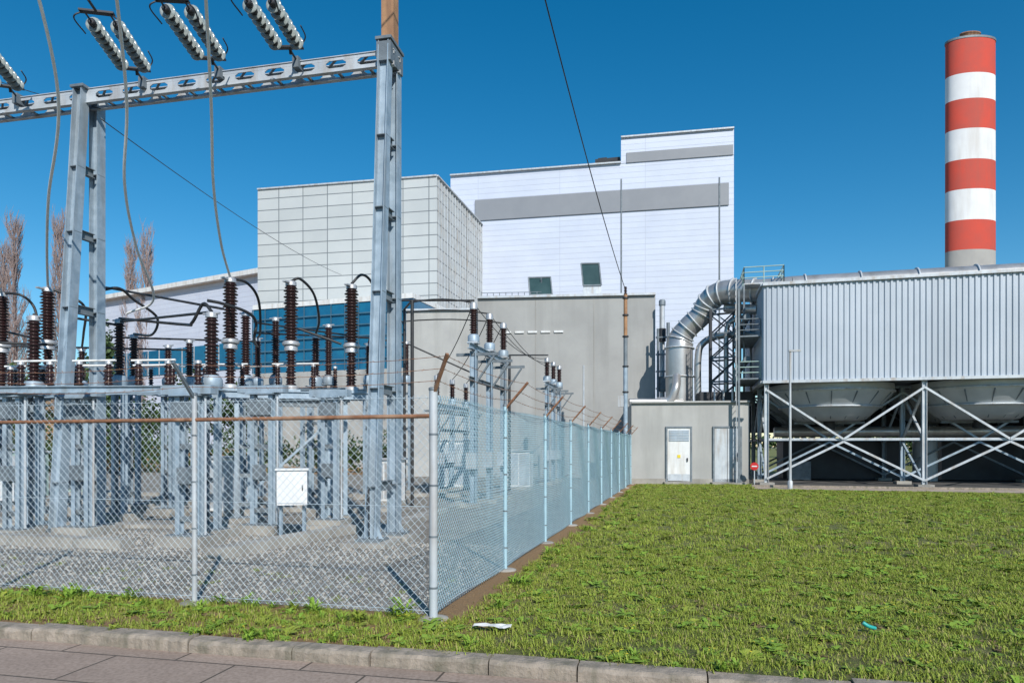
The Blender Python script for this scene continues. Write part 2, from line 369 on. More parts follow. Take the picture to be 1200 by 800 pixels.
for k,(p,od,r) in enumerate(posts):
    mb.tube([p+Vector((0,0,-.1)),p+Vector((0,0,2.24))],r,'galvl' if k<6 else 'wire2',12)
    cap(mb,p+Vector((0,0,2.24)),r*1.15,.03,'galvd')
    for z in (.3,.8,1.3,1.8): mb.lathe(p+Vector((0,0,z)),(0,0,1),[(r+.003,0),(r+.003,.02)],'galvd',10)
    mr_.beam(p+Vector((0,0,2.2)),p+od*.32+Vector((0,0,2.56)),.03,.03,'galvd' if k in (1,2,3) else 'rust')
    mb.lathe(p+Vector((0,0,-.02)),(0,0,1),[(.16,0),(.15,.035),(.10,.045)],'conc',12)
mr_.tube(sag(O+Vector((0,0,1.99)),O+Ld*14+Vector((0,0,2.0)),.02,20),.021,'rust',8)
for z in (.08,1.1,2.17):
    for dv,L in ((Ld,14),(Fd,24.6)):
        mb.tube([O+dv*.02+Vector((0,0,z)),O+dv*L+Vector((0,0,z))],.003,'wire',5)
for fr in (.35,.65,.95):
    for dv,od,cnt in ((Ld,-Fd,5),(Fd,Rd,9)):
        for i in range(cnt):
            oo=(Rd-Fd).normalized() if i==0 else od
            a=O+dv*2.74*i+oo*.32*fr+Vector((0,0,2.2+.36*fr)); b_=O+dv*2.74*(i+1)+od*.32*fr+Vector((0,0,2.2+.36*fr))
            pt=sag(a,b_,.03+.03*random.random(),6); mr_.tube(pt,.0028,'rust',4,False)
            for j in range(22):
                c=a.lerp(b_,(j+.5)/22)-Vector((0,0,.04*4*((j+.5)/22)*(1-(j+.5)/22)))
                q=Vector((random.uniform(-1,1),random.uniform(-1,1),random.uniform(-1,1))).normalized()*.016
                mr_.beam(c-q,c+q,.003,.003,'rust')
mb.obj('posts',fence); mr_.obj('rail_and_barbed_wire',fence)

# ---------------------------------------------------------------- gantry
PR=W(462,12.6); PL=W(114,13.95); bd=(PL-PR).normalized(); bf=Vector((bd.y,-bd.x,0)); 
if bf.y>0: bf=-bf
P3=PL+bd*(PL-PR).length
g=root('steel_gantry',PR)
ZB=8.66; up=Vector((0,0,1))
for k,p in enumerate((PR,PL,P3)):
    mb=MB(); top=ZB+(.26 if k==0 else .12)
    fb=p-Fd*.92; ft=p-Fd*.38
    mb.hbeam(p+up*.12,p+up*top,.21,.20,'galv',bd)
    mb.hbeam(fb+up*.12,ft+up*top,.21,.20,'galv',bd)
    for z in (1.0,2.7,4.4,5.9,7.2):
        f=fb.lerp(ft,z/top); mb.hbeam(f+up*z+Fd*.1,p+up*z-Fd*.1,.10,.17,'galvd',up,.012)
        mb.box(f+up*z,.20,.185,.014,'galvd',bd); mb.box(p+up*z,.20,.185,.014,'galvd',bd)
    for q in (p,fb):
        mb.box(q+up*.10,.44,.44,.04,'galvd',bd); mb.box(q+up*.03,.8,.8,.1,'conc',bd)
        for sx in (-1,1):
            for sy in (-1,1): cap(mb,q+bd*.17*sx+bf*.17*sy+up*.12,.02,.06,'galvd')
            mb.add([q+bd*.1*sx+up*.12,q+bd*.2*sx+up*.12,q+bd*.1*sx+up*.35,q+bd*.1*sx+up*.12+bf*.012,q+bd*.2*sx+up*.12+bf*.012,q+bd*.1*sx+up*.35+bf*.012],[[0,1,2],[5,4,3],[0,3,4,1],[1,4,5,2],[2,5,3,0]],'galv')
    mb.box((ft+p)/2+up*(top+.03),.30,.64,.05,'galvd',bd)
    if k==0: mb.box((ft+p)/2+up*(top-.2),.27,.60,.34,'galvd',bd)
    mb.obj('a_frame_column',g)
    if k==0:
        mb=MB(); c=(ft+p)/2; mb.box(c+up*(top+2.4),.235,.235,4.7,'mast',bd); mb.obj('mast',g)
        mb=MB(); mb.tube(smooth_path([fb+up*.1+bf*.12,fb+up*.9+bf*.13,fb+up*.95-bd*.02+bf*.2,fb+up*.6+bf*.22]),.012,'black'); mb.obj('earthing_cable',g)
mb=MB(); off=Fd*-.2
b0=PR+off-bd*.15; b1=P3+off+bd*1.5; L=(b1-b0).length
for s in (-.15,.15):
    c0=b0+bf*s+up*ZB; c1=b1+bf*s+up*ZB
    mb.beam(c0+up*.098,c1+up*.098,.02,.06,'galvl'); mb.beam(c0-up*.098,c1-up*.098,.02,.06,'galvl')
    mb.beam(c0+up*.136-bf*s*.12,c1+up*.136-bf*s*.12,.09,.014,'galvl'); mb.beam(c0-up*.136-bf*s*.12,c1-up*.136-bf*s*.12,.09,.014,'galvl')
    x=.2
    while x<L:
        c=c0+bd*x; mb.obox(c,bd*.11,bf*.0085,up*.0675,'galvl')
        for sx in(-1,1):
            for sz in (-1,1):
                a=c+bd*.11*sx
                vs=[a+up*.0675*sz+bf*.008,a+bd*.07*sx+up*.0675*sz+bf*.008,a+up*.025*sz+bf*.008]
                vs+=[v-bf*.016 for v in vs]; mb.add(vs,[[0,1,2],[5,4,3],[0,3,4,1],[1,4,5,2],[2,5,3,0]],'galvl')
        x+=.62
x=.5
while x<L:
    mb.beam(b0+bd*x+bf*.13+up*(ZB-.11),b0+bd*x-bf*.13+up*(ZB-.11),.05,.03,'galvd'); mb.beam(b0+bd*x+bf*.13+up*(ZB+.11),b0+bd*(x+.31)-bf*.13+up*(ZB+.11),.04,.02,'galvd'); x+=.62
mb.obj('crossbeam',g)

def beam_at(u):
    k=(u-600)/FPX; a=b0; t=(k*a.y-a.x)/(bd.x-k*bd.y); return a+bd*t+up*ZB
ends=[]
for (u,eu,ed) in ((30,-52,11.4),(176,112,11.05),(264,200,10.75),(354,294,10.5)):
    a=beam_at(u)+bf*.2+up*.14; e_=W(eu,ed,8.74)
    d=(e_-a).normalized(); sd=d.cross(up).normalized(); so=root('insulator_string',a)
    mb=MB(); y1=a+d*.42; y2=e_-d*.05
    mb.tube([a-d*.1,a+d*.36],.02,'cap'); mb.box(a-bf*.05-up*.05,.12,.2,.2,'galvd',bd)
    mb.tube([a+d*.3-up*.06,a+d*.34+up*.06],.03,'cap')
    for y in (y1,y2):
        mb.beam(y-sd*.26,y+sd*.26,.10,.03,'cap',up)
    for s in (-.19,.19):
        p=y1+sd*s; q=y2+sd*s; n=int(((q-p).length-.2)/.18)
        mb.tube([p,q],.016,'cap',6)
        for i in range(n):
            c=p+d*(.12+i*.18)
            mb.lathe(c,d,[(.04,-.01),(.118,.010),(.125,.018),(.122,.028),(.09,.024),(.05,.030)],'glass',18)
            mb.lathe(c+d*.022,d,[(.055,0),(.062,.02),(.06,.095),(.035,.11)],'cap',10)
    for s in (-1,1):
        mb.tube(smooth_path([y1+sd*.2*s,y1+sd*.3*s+up*.18,y1+sd*.3*s+up*.24+d*.25]),.012,'cap',6)
        mb.tube(smooth_path([y2+sd*.2*s,y2+sd*.34*s-up*.12,y2+sd*.3*s-up*.18-d*.35]),.012,'cap',6)
    mb.tube([y2,y2+d*.35],.022,'cap'); mb.obj('string',so)
    ends.append(y2+d*.35)
mb=MB()
cond=[]
for e_ in ends:
    q=Vector((e_.x+3.5,-40,13.5)); pts=sag(e_,q,.9,30); cond.append(pts)
    mb.tube(pts,.014,'cable',6)
mb.obj('overhead_conductor')
def drop(name,k,pts,r=.025):
    c=cond[k]; st=c[1]
    mb=MB(); mb.tube(smooth_path([st]+pts,12),r,'cable',10)
    cap(mb,st-up*.04,.035,.09,'alu'); mb.obj(name)

# ---------------------------------------------------------------- switchgear
def pedestal(mb,p,zt,w=.30,dirv=Rd,m='galv',foot=True):
    p=Vector((p.x,p.y,0)); fv=Vector((-dirv.y,dirv.x,0))
    for s in (-1,1):
        mb.hbeam(p+dirv*w*.5*s+up*.08,p+dirv*w*.5*s+up*zt,.09,.12,m,fv,.012)
    z=.45; k=0
    while z<zt-.3:
        mb.box(p+up*z,w*.98,.012,.09,'galvd',dirv)
        z+=.62; k+=1
    mb.box(p+up*(zt+.012),w+.2,.30,.024,m,dirv)
    if foot:
        mb.box(p+up*.085,w+.5,.6,.17,'conc',dirv); mb.box(p+up*.18,w+.3,.32,.02,'galvd',dirv)
def pole2(mb,p,z0,h1,h2,r1=.12,r2=.16):
    cap(mb,p+up*z0,r1*1.15,.10,'galvl'); insul(mb,p+up*(z0+.1),h1,r1)
    z=z0+.1+h1; cap(mb,p+up*z,r2*.9,.12,'alu'); mb.lathe(p+up*(z+.12),(0,0,1),[(r2*1.1,0),(r2*1.2,.05),(r2*.9,.10)],'alu',14)
    z+=.2; insul(mb,p+up*z,h2,r2); z+=h2; cap(mb,p+up*z,r2*.75,.10,'alu'); mb.box(p+up*(z+.05)-Fd*.16,.08,.22,.03,'alu'); return z+.1
tops={}
def breaker(pts,zb,h1,h2,boxu=None):
    o=root('circuit_breaker',pts[0]); mb=MB(); ti=MB()
    a,b_=pts[0],pts[-1]; d=(b_-a).normalized()
    for s in (-.16,.16):
        q=Vector((-d.y,d.x,0))*s
        mb.hbeam(a-d*.4+q+up*zb,b_+d*.4+q+up*zb,.10,.16,'galv')
    mb.box((a+b_)/2+up*(zb-.16),(b_-a).length*.8,.18,.16,'galvd',d)
    for p in (a.lerp(b_,.12),a.lerp(b_,.88)): pedestal(mb,p,zb-.12,.34,d)
    mb.beam(a.lerp(b_,.12)+up*.6,a.lerp(b_,.88)+up*(zb-.4),.05,.05,'galv')
    for i,p in enumerate(pts):
        mb.box(p+up*(zb+.10),.42,.42,.04,'galv',d)
        z=pole2(ti,p,zb+.12,h1,h2); tops[(o.name,i)]=p+up*z
    mb.obj('frame',o); ti.obj('poles',o)
    if boxu is not None:
        bx=MB(); c=boxu; bx.box(c,.52,.36,.62,'white',d); bx.box(c+up*.33,.58,.42,.03,'white',d)
        bx.box(c-Vector((-d.y,d.x,0))*.185,.46,.008,.54,'white',d); bx.box(c-Vector((-d.y,d.x,0))*.19+d*.18,.02,.02,.1,'cap',d)
        bx.beam(c-up*.3-d*.2,Vector((c.x,c.y,0))-d*.2,.05,.05,'galv'); bx.beam(c-up*.3+d*.2,Vector((c.x,c.y,0))+d*.2,.05,.05,'galv')
        bx.obj('control_cabinet',o)
    return o
B1=breaker([W(270,14.6),W(341,14.9),W(412,15.2)],2.80,.75,1.22,W(343,12.4,.95))
B2=breaker([W(56,15.4),W(2,15.9),W(-52,16.4)],2.85,.8,1.1,W(17,13.4,.95))
def poststand(name,p,zt,h,r,w=.26,dirv=Rd):
    o=root(name,p); mb=MB(); pedestal(mb,p,zt,w,dirv)
    mb.lathe(p+up*(zt+.03),(0,0,1),[(r*1.3,0),(r*1.45,.05),(r*1.45,.17),(r*1.1,.25)],'galv',14)
    mb.obj('pedestal',o); ti=MB(); insul(ti,p+up*(zt+.28),h,r); cap(ti,p+up*(zt+.28+h),r*.8,.10,'alu')
    ti.tube([p+up*(zt+.36+h)-Rd*.18,p+up*(zt+.36+h)+Rd*.18],.02,'alu'); ti.obj('bushing',o)
    return p+up*(zt+.4+h)
def ph(u,vt,vb,d,r,name='instrument_transformer'):
    z0=Z(vb,d); z1=Z(vt,d); return poststand(name,W(u,d),z0-.28,z1-z0-.1,r)
T={}
for k,(u,vt,vb,d,r) in {'a':(248,366,440,12.6,.135),'b':(40,370,447,13.2,.135),'c':(140,374,440,15.6,.125),'d':(157,392,441,18,.12),'e':(197,404,442,20.5,.12),
   'f':(288,366,440,17.5,.13),'g':(323,372,440,18.6,.12),'h':(370,392,441,18.2,.12),'i':(302,396,442,21,.12),'j':(96,408,446,21,.12),'k':(222,398,442,19.5,.12),
   'm':(4,398,446,19,.12),'n':(476,400,440,24,.12),'o':(432,402,440,22,.12),'q':(72,400,446,19,.12),'r':(385,380,440,20,.12)}.items():
    T[k]=ph(u,vt,vb,d,r)
for (u,d,zt,w) in ((222,11.7,2.55,.40),(308,13.3,2.7,.40),(387,14.3,2.7,.28),(96,13.0,2.6,.30),(16,12.6,2.6,.30)):
    p=W(u,d); o=root('equipment_support',p); mb=MB(); pedestal(mb,p,zt,w)
    mb.box(p+up*(zt-.25)-Fd*.1,w+.06,.16,.3,'galvd'); mb.box(p+up*1.2-Fd*.12,.2,.14,.28,'galvd')
    mb.tube([p+Rd*(w*.5+.12)+up*.1,p+Rd*(w*.5+.12)+up*zt],.022,'galvl'); mb.box(p+up*(zt+.10),w+.6,.2,.14,'galv'); mb.obj('frame',o)
o=root('disconnector_switch',W(140,13)); mb=MB(); ti=MB()
for (ua,da,ub,db,z) in ((-60,12.5,250,12.2,2.72),(-80,14.0,260,13.6,2.80),(60,17,430,16.6,3.02),(-60,20,420,19.5,3.3)):
    mb.hbeam(W(ua,da,z),W(ub,db,z),.10,.13,'galv'); a=W(ua,da,z);b_=W(ub,db,z); n=9
    for i in range(n):
        p=a.lerp(b_,(i+.5)/n)+up*.07; h=.38 if z<3 else .55
        insul(ti,p,h,.075); cap(ti,p+up*h,.06,.06,'alu')
        if i%2==0 and i+1<n:
            q=a.lerp(b_,(i+1.5)/n)+up*.07; ti.tube([p+up*(h+.07)-Rd*.15,q+up*(h+.07)+Rd*.15],.022,'cable',6)
    for i in range(4):
        p=a.lerp(b_,(i+.5)/4)
        if z>3: pedestal(mb,p,z-.1,.22)
mb.obj('frame',o); ti.obj('insulators',o)
mb=MB()
def bus(p,q,r=.035): mb.tube([p,q],r,'black',8)
t1=[tops[('circuit_breaker',i)] for i in range(3)]; t2=[tops[('circuit_breaker.001',i)] for i in range(3)]
def arc(pts,r=.030): mb.tube(smooth_path(pts,8),r,'black',8)
arc([t1[0],WZ(290,332,15),WZ(303,352,15.5),WZ(305,388,16.5),T['i']])
arc([t1[1],WZ(352,327,15),WZ(368,345,15.8),WZ(374,375,17),T['h']])
arc([t1[2]+up*.02,WZ(424,322,15.4),WZ(436,332,15.8),WZ(444,360,17),T['o']])
arc([WZ(243,352,13),WZ(262,356,13.2),WZ(290,366,13.6),WZ(300,378,14),WZ(298,398,14.8),T['i']-up*.3])
arc([T['a'],WZ(238,356,12.8),WZ(225,378,13),WZ(214,380,14),T['c']])
arc([WZ(118,340,14.5),WZ(140,338,14.8),WZ(158,352,15.3),WZ(184,372,16),WZ(178,392,17),T['d']])
arc([t2[0],WZ(84,348,15.6),WZ(100,362,16),WZ(98,390,18),T['j']])
arc([t2[1],WZ(25,346,15.8),WZ(40,360,16),WZ(45,385,15.5),T['b']])
for (a,b_) in ((WZ(-40,400,13.2),WZ(62,404,13.6)),(WZ(84,372,15),WZ(140,381,15.6)),(WZ(120,336,17),WZ(262,362,15)),(WZ(140,377,15.6),WZ(244,366,12.8)),(WZ(350,385,15),WZ(400,403,15.1)),(WZ(440,352,19.5),WZ(556,352,19.3)),(WZ(300,378,19),WZ(476,402,24)),(WZ(0,405,19),WZ(220,410,19.5)),(WZ(476,402,24),WZ(560,440,24)),(WZ(-30,380,17),WZ(56,400,16)),(WZ(300,390,18),WZ(432,396,22)),(WZ(130,395,18),WZ(300,400,21))):
    bus(a,b_,.027)
o=mb.obj('tubular_busbar')
mb=MB(); p=W(483,19.4); mb.tube([p,p+up*Z(352,19.4)],.05,'black'); p2=W(474,21.5); mb.tube([p2,p2+up*Z(362,21.5)],.045,'black'); mb.tube([p2+up*Z(362,21.5),p+up*Z(352,19.4)],.035,'black'); mb.obj('cable_riser')
drop('dropper_cable',1,[WZ(68,110,10.9),WZ(57,230,12.6),WZ(55,290,14),t2[0]])
drop('dropper_cable',2,[WZ(148,110,11.1),WZ(146,215,12.3),WZ(160,290,13.8),WZ(180,350,15.2),T['c']+Rd*.2+up*.1])
drop('dropper_cable',3,[WZ(247,110,11),WZ(250,215,12.3),WZ(259,285,13.7),t1[0]])
drop('dropper_cable',0,[WZ(-60,110,11.2),WZ(-40,260,13),t2[1]])

def bay(start,n,zt,ztop,step,r):
    o=root('voltage_transformer_bay',start); mb=MB(); ti=MB(); e_=start+Fd*step*(n-1)
    mb.hbeam(start-Fd*.4+up*zt,e_+Fd*.4+up*zt,.12,.16,'galv'); mb.hbeam(start-Fd*.4+up*(zt-.9),e_+Fd*.4+up*(zt-.9),.08,.12,'galvd')
    res=[]
    for i in range(n):
        p=start+Fd*step*i; mb.hbeam(p+up*.1,p+up*(zt-.1),.17,.17,'galv'); mb.box(p+up*.06,.6,.6,.12,'conc')
        mb.box(p+up*(zt+.12),.30,.30,.05,'galvl'); mb.beam(p-Rd*.5+up*(zt-.2),p+Rd*.7+up*(zt-.2),.06,.08,'galvd')
        mb.beam(p+up*(zt-1.1),p+Rd*.6+up*(zt-.25),.05,.05,'galvd')
        mb.box(p+up*1.3-Fd*.16,.3,.18,.45,'galvl')
        cap(ti,p+up*(zt+.15),r*1.3,.2,'galv'); insul(ti,p+up*(zt+.33),ztop-zt-.5,r); cap(ti,p+up*(ztop-.18),r*.85,.18,'alu'); res.append(p+up*ztop)
    mb.obj('support_frame',o); ti.obj('transformers',o); return res
V1=bay(W(555,19),3,4.45,5.68,1.6,.125); V2=bay(W(641,30.2),3,4.45,5.6,1.5,.13)
V3=bay(W(512,25),3,3.2,4.3,1.7,.12)
mb=MB()
for i in range(3):
    mb.tube(sag(V1[i]+Fd*0,W(482-6*i,19.4+1.5*i,V1[i].z+.1),-.1,6),.022,'black',6)
    mb.tube(sag(V1[i],V2[i],.5,14),.012,'black',5); mb.tube(sag(V3[i],V1[i],.2,8),.014,'black',5)
bus(W(597,26,Z(416,26)),W(642,30.5,Z(416,30.5)),.03); bus(W(597,26,0),W(597,26,Z(416,26)),.05)
mb.obj('busbar_jumpers')
for (u,d,w,h) in ((262,17,1.0,1.3),(15,22,2.2,1.4),(455,20,.8,1.2),(530,27,1.6,1.8),(100,24,1.2,1.5),(610,27,.9,1.4)):
    p=W(u,d); o=root('control_kiosk',p); mb=MB(); mb.box(p+up*(h/2+.1),w,.6,h,'mint' if u<200 else 'white'); mb.box(p+up*(h+.13),w+.12,.72,.05,'galvl'); mb.box(p+up*.06,w+.1,.7,.12,'conc')
    for s in (-.25,.25): mb.box(p+Rd*w*s+up*(h/2+.1)-Fd*.305,w*.44,.012,h*.86,'galvl')
    mb.obj('kiosk_body',o)
def slab(u0,d0,u1,d1,w,h=.12):
    a=W(u0,d0);b_=W(u1,d1); mb=MB(); L=(b_-a).length; n=max(1,int(L/.9)); d=(b_-a).normalized()
    for i in range(n): mb.box(a+d*(i+.5)*L/n+up*(h/2+.003),L/n-.015,w,h+random.uniform(-.012,.012),'conc',d)
    mb.obj('cable_trench')
slab(250,10.3,412,13.4,.34,.16); slab(-40,14.6,420,14.0,.45,.08); slab(-60,18.5,470,17.8,.6,.1); slab(150,11.3,-60,12.2,.3,.16); slab(440,13,560,22,.4,.1); slab(-60,24,540,23,.6,.12)

mb=MB(); mb.tube(sag(WZ(733,340,30),Vector((-1.0,8,12.5)),.5,20),.016,'black',5)
mb.tube(sag(beam_at(118)-up*.4,WZ(400,322,40),.3,16),.010,'black',5); mb.tube(sag(beam_at(118)-up*.2,beam_at(-60)+up*1.2,.1),.008,'black',5)
mb.obj('shield_wire')
p=W(733,30.6); o=root('service_pole',p); mb=MB(); mb.tube([p,p+up*Z(430,30.6)],.10,'galv',10); mb.tube([p+up*Z(430,30.6),p+up*Z(395,30.6)],.09,'galvd',10)
mb.tube([p+up*Z(395,30.6),p+up*Z(345,30.6)],.085,'mast',10); insul(mb,p+up*Z(345,30.6),.35,.08)
for v in (350,370,395,430,460): mb.lathe(p+up*Z(v,30.6),(0,0,1),[(.14,0),(.14,.06)],'cap',10)
mb.box(p+up*Z(470,30.6)+Rd*-.2,.25,.2,.5,'galvl'); mb.obj('pole',o)
mb=MB(); p=W(684,32); mb.tube([p,p+up*Z(428,32)],.04,'galvl'); mb.obj('slim_post')

# ---------------------------------------------------------------- buildings
a0=W(302,68.5);a1=W(512,65); za=27.4
A=root('panelled_boiler_house',a0); mb=MB()
a2=a1+Fd*16; a3=a0+Fd*16
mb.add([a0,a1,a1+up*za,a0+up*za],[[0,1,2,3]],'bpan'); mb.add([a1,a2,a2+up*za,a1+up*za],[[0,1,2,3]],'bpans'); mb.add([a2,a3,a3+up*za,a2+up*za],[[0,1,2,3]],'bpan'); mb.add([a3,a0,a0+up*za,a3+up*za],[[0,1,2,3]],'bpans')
mb.obj('walls',A); mb=MB(); mb.prism([a0+Fd*.1,a1+Fd*.1,a2,a3],za-.3,za-.1,'wallc'); 
for p,q in ((a0,a1),(a1,a2)): mb.beam(p+up*(za+.06),q+up*(za+.06),.3,.14,'galvl')
mb.obj('roof',A)
mb=MB()
for i in range(20):
    p=a1.lerp(a2,(i+.5)/20)+Rd*.06; mb.box(p+up*(za/2),.08,.08,za-.4,'galvl')
mb.obj('side_fins',A)
b0_=W(528,80);b1_=W(860,74.1); zb=33.3; bdv=(b1_-b0_).normalized()
B=root('white_turbine_hall',b0_); mb=MB(); nb=Vector((-bdv.y,bdv.x,0))
mb.prism([b0_,b1_,b1_+nb*30,b0_+nb*30],0,zb,'bwhite'); c0=b0_.lerp(b1_,.62); mb.prism([c0-nb*.05,b1_-nb*.05,b1_+nb*14,c0+nb*14],zb+.003,36.1,'bwhite'); mb.obj('walls',B)
mb=MB(); L=(b1_-b0_).length
def onB(u):
    k=(u-600)/FPX; t=(k*b0_.y-b0_.x)/(bdv.x-k*bdv.y); return b0_+bdv*t
p=onB(557);q=onB(854); zc=Z(235,p.y); 
mb.beam(p-nb*.1+up*(zc-1.2),q-nb*.1+up*(zc-1.2),.1,2.4,'bgrey'); p=onB(734);q=onB(859); mb.beam(p-nb*.1+up*33.85,q-nb*.1+up*33.85,.06,1.1,'bgrey'); 
mb.obj('grey_bands',B)
mb=MB(); mb.beam(b0_+up*(zb+.08)-nb*.1,c0+up*(zb+.08)-nb*.1,.4,.16,'galvl'); mb.beam(c0+up*36.18-nb*.1,b1_+up*36.18-nb*.1,.4,.16,'galvl')
p=onB(712)+nb*1.5; mb.box(p+up*(zb+.6),2.8,1.5,.9,'dark'); mb.box(p+up*(zb+.2),.3,.3,.5,'dark'); mb.box(p+up*(zb+1.15)-Rd*.6,1.0,1.2,.12,'dark')
mb.obj('roof_trim',B)
mb=MB(); 
for u,v0,v1,d in ((728,210,345,60),(843,208,292,60)):
    mb.tube([W(u,d,5),W(u,d,Z(v0,d))],.075,'galvd',6)
mb.obj('lightning_rods',B)
d0=W(120,100);d1=W(312,84); D=root('white_roof_hall',d0); mb=MB()
dl=(d1-d0); zt0=Z(318,84)
dn=Vector((-dl.y,dl.x,0)).normalized(); mb.prism([d0,d1,d1+dn*20,d0+dn*20],0,zt0-.2,'bwhite'); mb.beam(d0+up*zt0-dn*.3,d1+up*zt0-dn*.3,1.2,.6,'white'); mb.obj('walls',D)
mb=MB(); ddn=dl.normalized(); q=d0+ddn*1; 
mb.beam(d0+ddn*.5+up*13.2-dn*.06,d1-ddn*.3+up*13.2-dn*.06,.1,3.4,'bglass')
for i in range(14): mb.box(d0.lerp(d1,(i+.5)/14)+up*13.2-dn*.14,.14,.06,3.4,'galvl',ddn)
mb.obj('windows',D)
g0=W(296,58.8);g1=W(484,54); G=root('glass_office_building',g0); gd=(g1-g0).normalized(); gn=Vector((-gd.y,gd.x,0)); gl=(g1-g0).length
zg=Z(352,55); zl=Z(432,55); mb=MB(); mb.prism([g0,g1,g1+gn*9,g0+gn*9],0,zl,'wallc2'); mb.prism([g0,g1,g1+gn*9,g0+gn*9],zg+.002,zg+.4,'white'); mb.obj('walls',G)
mb=MB(); mb.prism([g0+gn*.1,g1+gn*.1-gd*.05,g1+gn*8.9-gd*.05,g0+gn*8.9],zl+.002,zg,'bglass'); mb.obj('glazing',G)
mb=MB(); 
for i in range(int(gl/1.3)+1): mb.box(g0+gd*i*1.3+up*((zl+zg)/2),.05,.1,zg-zl-.01,'mull',gd)
for k in range(1,6): mb.beam(g0+up*(zl+(zg-zl)*k/6)-gn*.03,g1+up*(zl+(zg-zl)*k/6)-gn*.03,.06,.09,'mull')
mb.obj('mullions',G)
c0=W(560,37.9);c1=W(768,37); cd=(c1-c0).normalized(); cn=Vector((-cd.y,cd.x,0)); zc=9.88
C=root('concrete_service_building',c0); mb=MB(); mb.prism([c0,c1,c1+cn*22,c0+cn*22],0,zc,'wallc'); 
w0=W(476,38.6); w1=c0+cn*.4; mb.prism([w0,w1,w1+cn*15,w0+cn*15],0,Z(362,38),'wallc2'); mb.obj('walls',C)
mb=MB(); mb.beam(c0+up*(zc+.06)-cn*.02,c1+up*(zc+.06)-cn*.02,.3,.12,'galvl'); mb.beam(w0+up*(Z(362,38)+.05),w1+up*(Z(362,38)+.05),.3,.1,'galvl')
for s in range(5): mb.box(c0+cd*(1.6+s*.72)-cn*.04+up*Z(389,37.6),.5,.07,.10,'white',cd)
for x in (3.2,6.4): mb.box(c0+cd*x-cn*.006+up*(zc/2),.018,.02,zc-.2,'conc',cd)
mb.obj('trim',C)
mb=MB()
for x in np.arange(.1,3.6,.35): mb.tube([c0+cd*x+cn*.6+up*zc,c0+cd*x+cn*.6+up*(zc+.45)],.02,'galvd',5)
for z in (.25,.45): mb.tube([c0+cd*.1+cn*.6+up*(zc+z),c0+cd*3.5+cn*.6+up*(zc+z)],.02,'galvd',5)
for (u,v,w,h,sl) in ((634,322,1.3,1.15,.6),(694,307,1.05,1.35,.3)):
    p=W(u,39.5); zt=Z(v,39.5); hv=cd*w/2
    q=[p-hv+up*(zt-h),p+hv+up*(zt-h),p+hv-cd*.12+cn*sl+up*zt,p-hv-cd*.12+cn*sl+up*zt]; bk=[x+cn*.25 for x in q]
    mb.add(q+bk,[[0,1,2,3],[7,6,5,4],[0,4,5,1],[1,5,6,2],[2,6,7,3],[3,7,4,0]],'dglass')
    for a_,b_ in ((0,1),(1,2),(2,3),(3,0)): mb.beam(q[a_]-cn*.03,q[b_]-cn*.03,.07,.07,'galvd')
    mb.box(p+cn*.3+up*((zc+zt-h)/2),w,.6,max(.05,zt-h-zc),'galvl',cd); 
    mb.beam(p+cn*1.0+up*zc,p+cn*.35+up*(zt-.1),.08,.08,'galvd')
p=W(695,39.4); mb.box(p+up*(zc+.25),1.0,.8,.5,'white',cd); mb.box(W(672,39.5)+up*(zc+.2),.7,.6,.5,'dark',cd)
mb.obj('roof_equipment',C)
x0=W(740,31.1);x1=W(878,30.5); xd=(x1-x0).normalized(); xn=Vector((-xd.y,xd.x,0)); zx=3.66
X=root('annex_building',x0); mb=MB(); mb.prism([x0,x1,x1+xn*6.0,x0+xn*6.0],0,zx,'wallc2'); mb.obj('walls',X)
mb=MB(); mb.beam(x0+up*(zx+.04)-xn*.02,x1+up*(zx+.04)-xn*.02,.25,.08,'wallc2'); mb.beam(x0+up*.12-xn*.03,x1+up*.12-xn*.03,.04,.24,'conc'); mb.obj('parapet',X)
mb=MB()
for (ua,ub,two) in ((780,811,1),(834,868,0)):
    p=W(ua,30.9);q=W(ub,30.75); p=x0+xd*((p-x0).dot(xd)); q=x0+xd*((q-x0).dot(xd)); w=(q-p).length; c=(p+q)/2; H=2.5
    for s in (-1,1): mb.box(c+xd*s*(w/2-.04)-xn*.03+up*(.1+H/2),.08,.10,H,'galvd' ,xd)
    mb.box(c-xn*.03+up*(.1+H-.04),w-.165,.10,.08,'galvd',xd)
    mb.box(c-xn*.03+up*(.1+H/2-.04),w-.17,.04,H-.09,'white' if two else 'galvl',xd)
    if two:
        mb.box(c-xn*.06+up*(.1+H-.42),w-.28,.02,.5,'galv',xd)
        for k in range(7): mb.box(c-xn*.075+up*(.1+H-.63+k*.07),w-.30,.02,.025,'galvl',xd)
        mb.box(c-xn*.058+up*1.25,w*.12,.012,.14,'yellow',xd)
        mb.box(c-xn*.056+up*.3,w-.2,.008,.3,'galvl',xd)
    else: mb.box(c-xn*.053+up*(.1+H/2-.05),.02,.012,H-.12,'cap',xd)
    mb.box(c-xn*.08+xd*(w*.32)+up*1.1,.05,.05,.16,'cap',xd)
    mb.box(c-xn*.3+up*.05,w+.2,.6,.1,'conc',xd)
mb.obj('doors',X)
mb=MB(); mb.box(W(848,33.0)+up*(zx+.35),2.4,1.4,.55,'dark',xd)
mb.tube([x0+xn*2+up*(zx+.2),W(800,33.4,zx+.2)],.16,'duct',12)
mb.tube([W(776,36.4,zx),W(776,36.4,Z(358,36.4))],.14,'galvl',10); cap(mb,W(776,36.4,Z(358,36.4)),.18,.3,'galvd'); mb.tube([W(776,36.2,Z(400,36.2)),W(776,36.2,Z(385,36.2))],.2,'dark',10)
mb.tube([W(771,36.0,zx),W(771,36.0,Z(385,36))],.07,'galvd',8); mb.tube([W(783,35.6,zx),W(783,35.6,Z(378,35.6))],.09,'galvd',8)
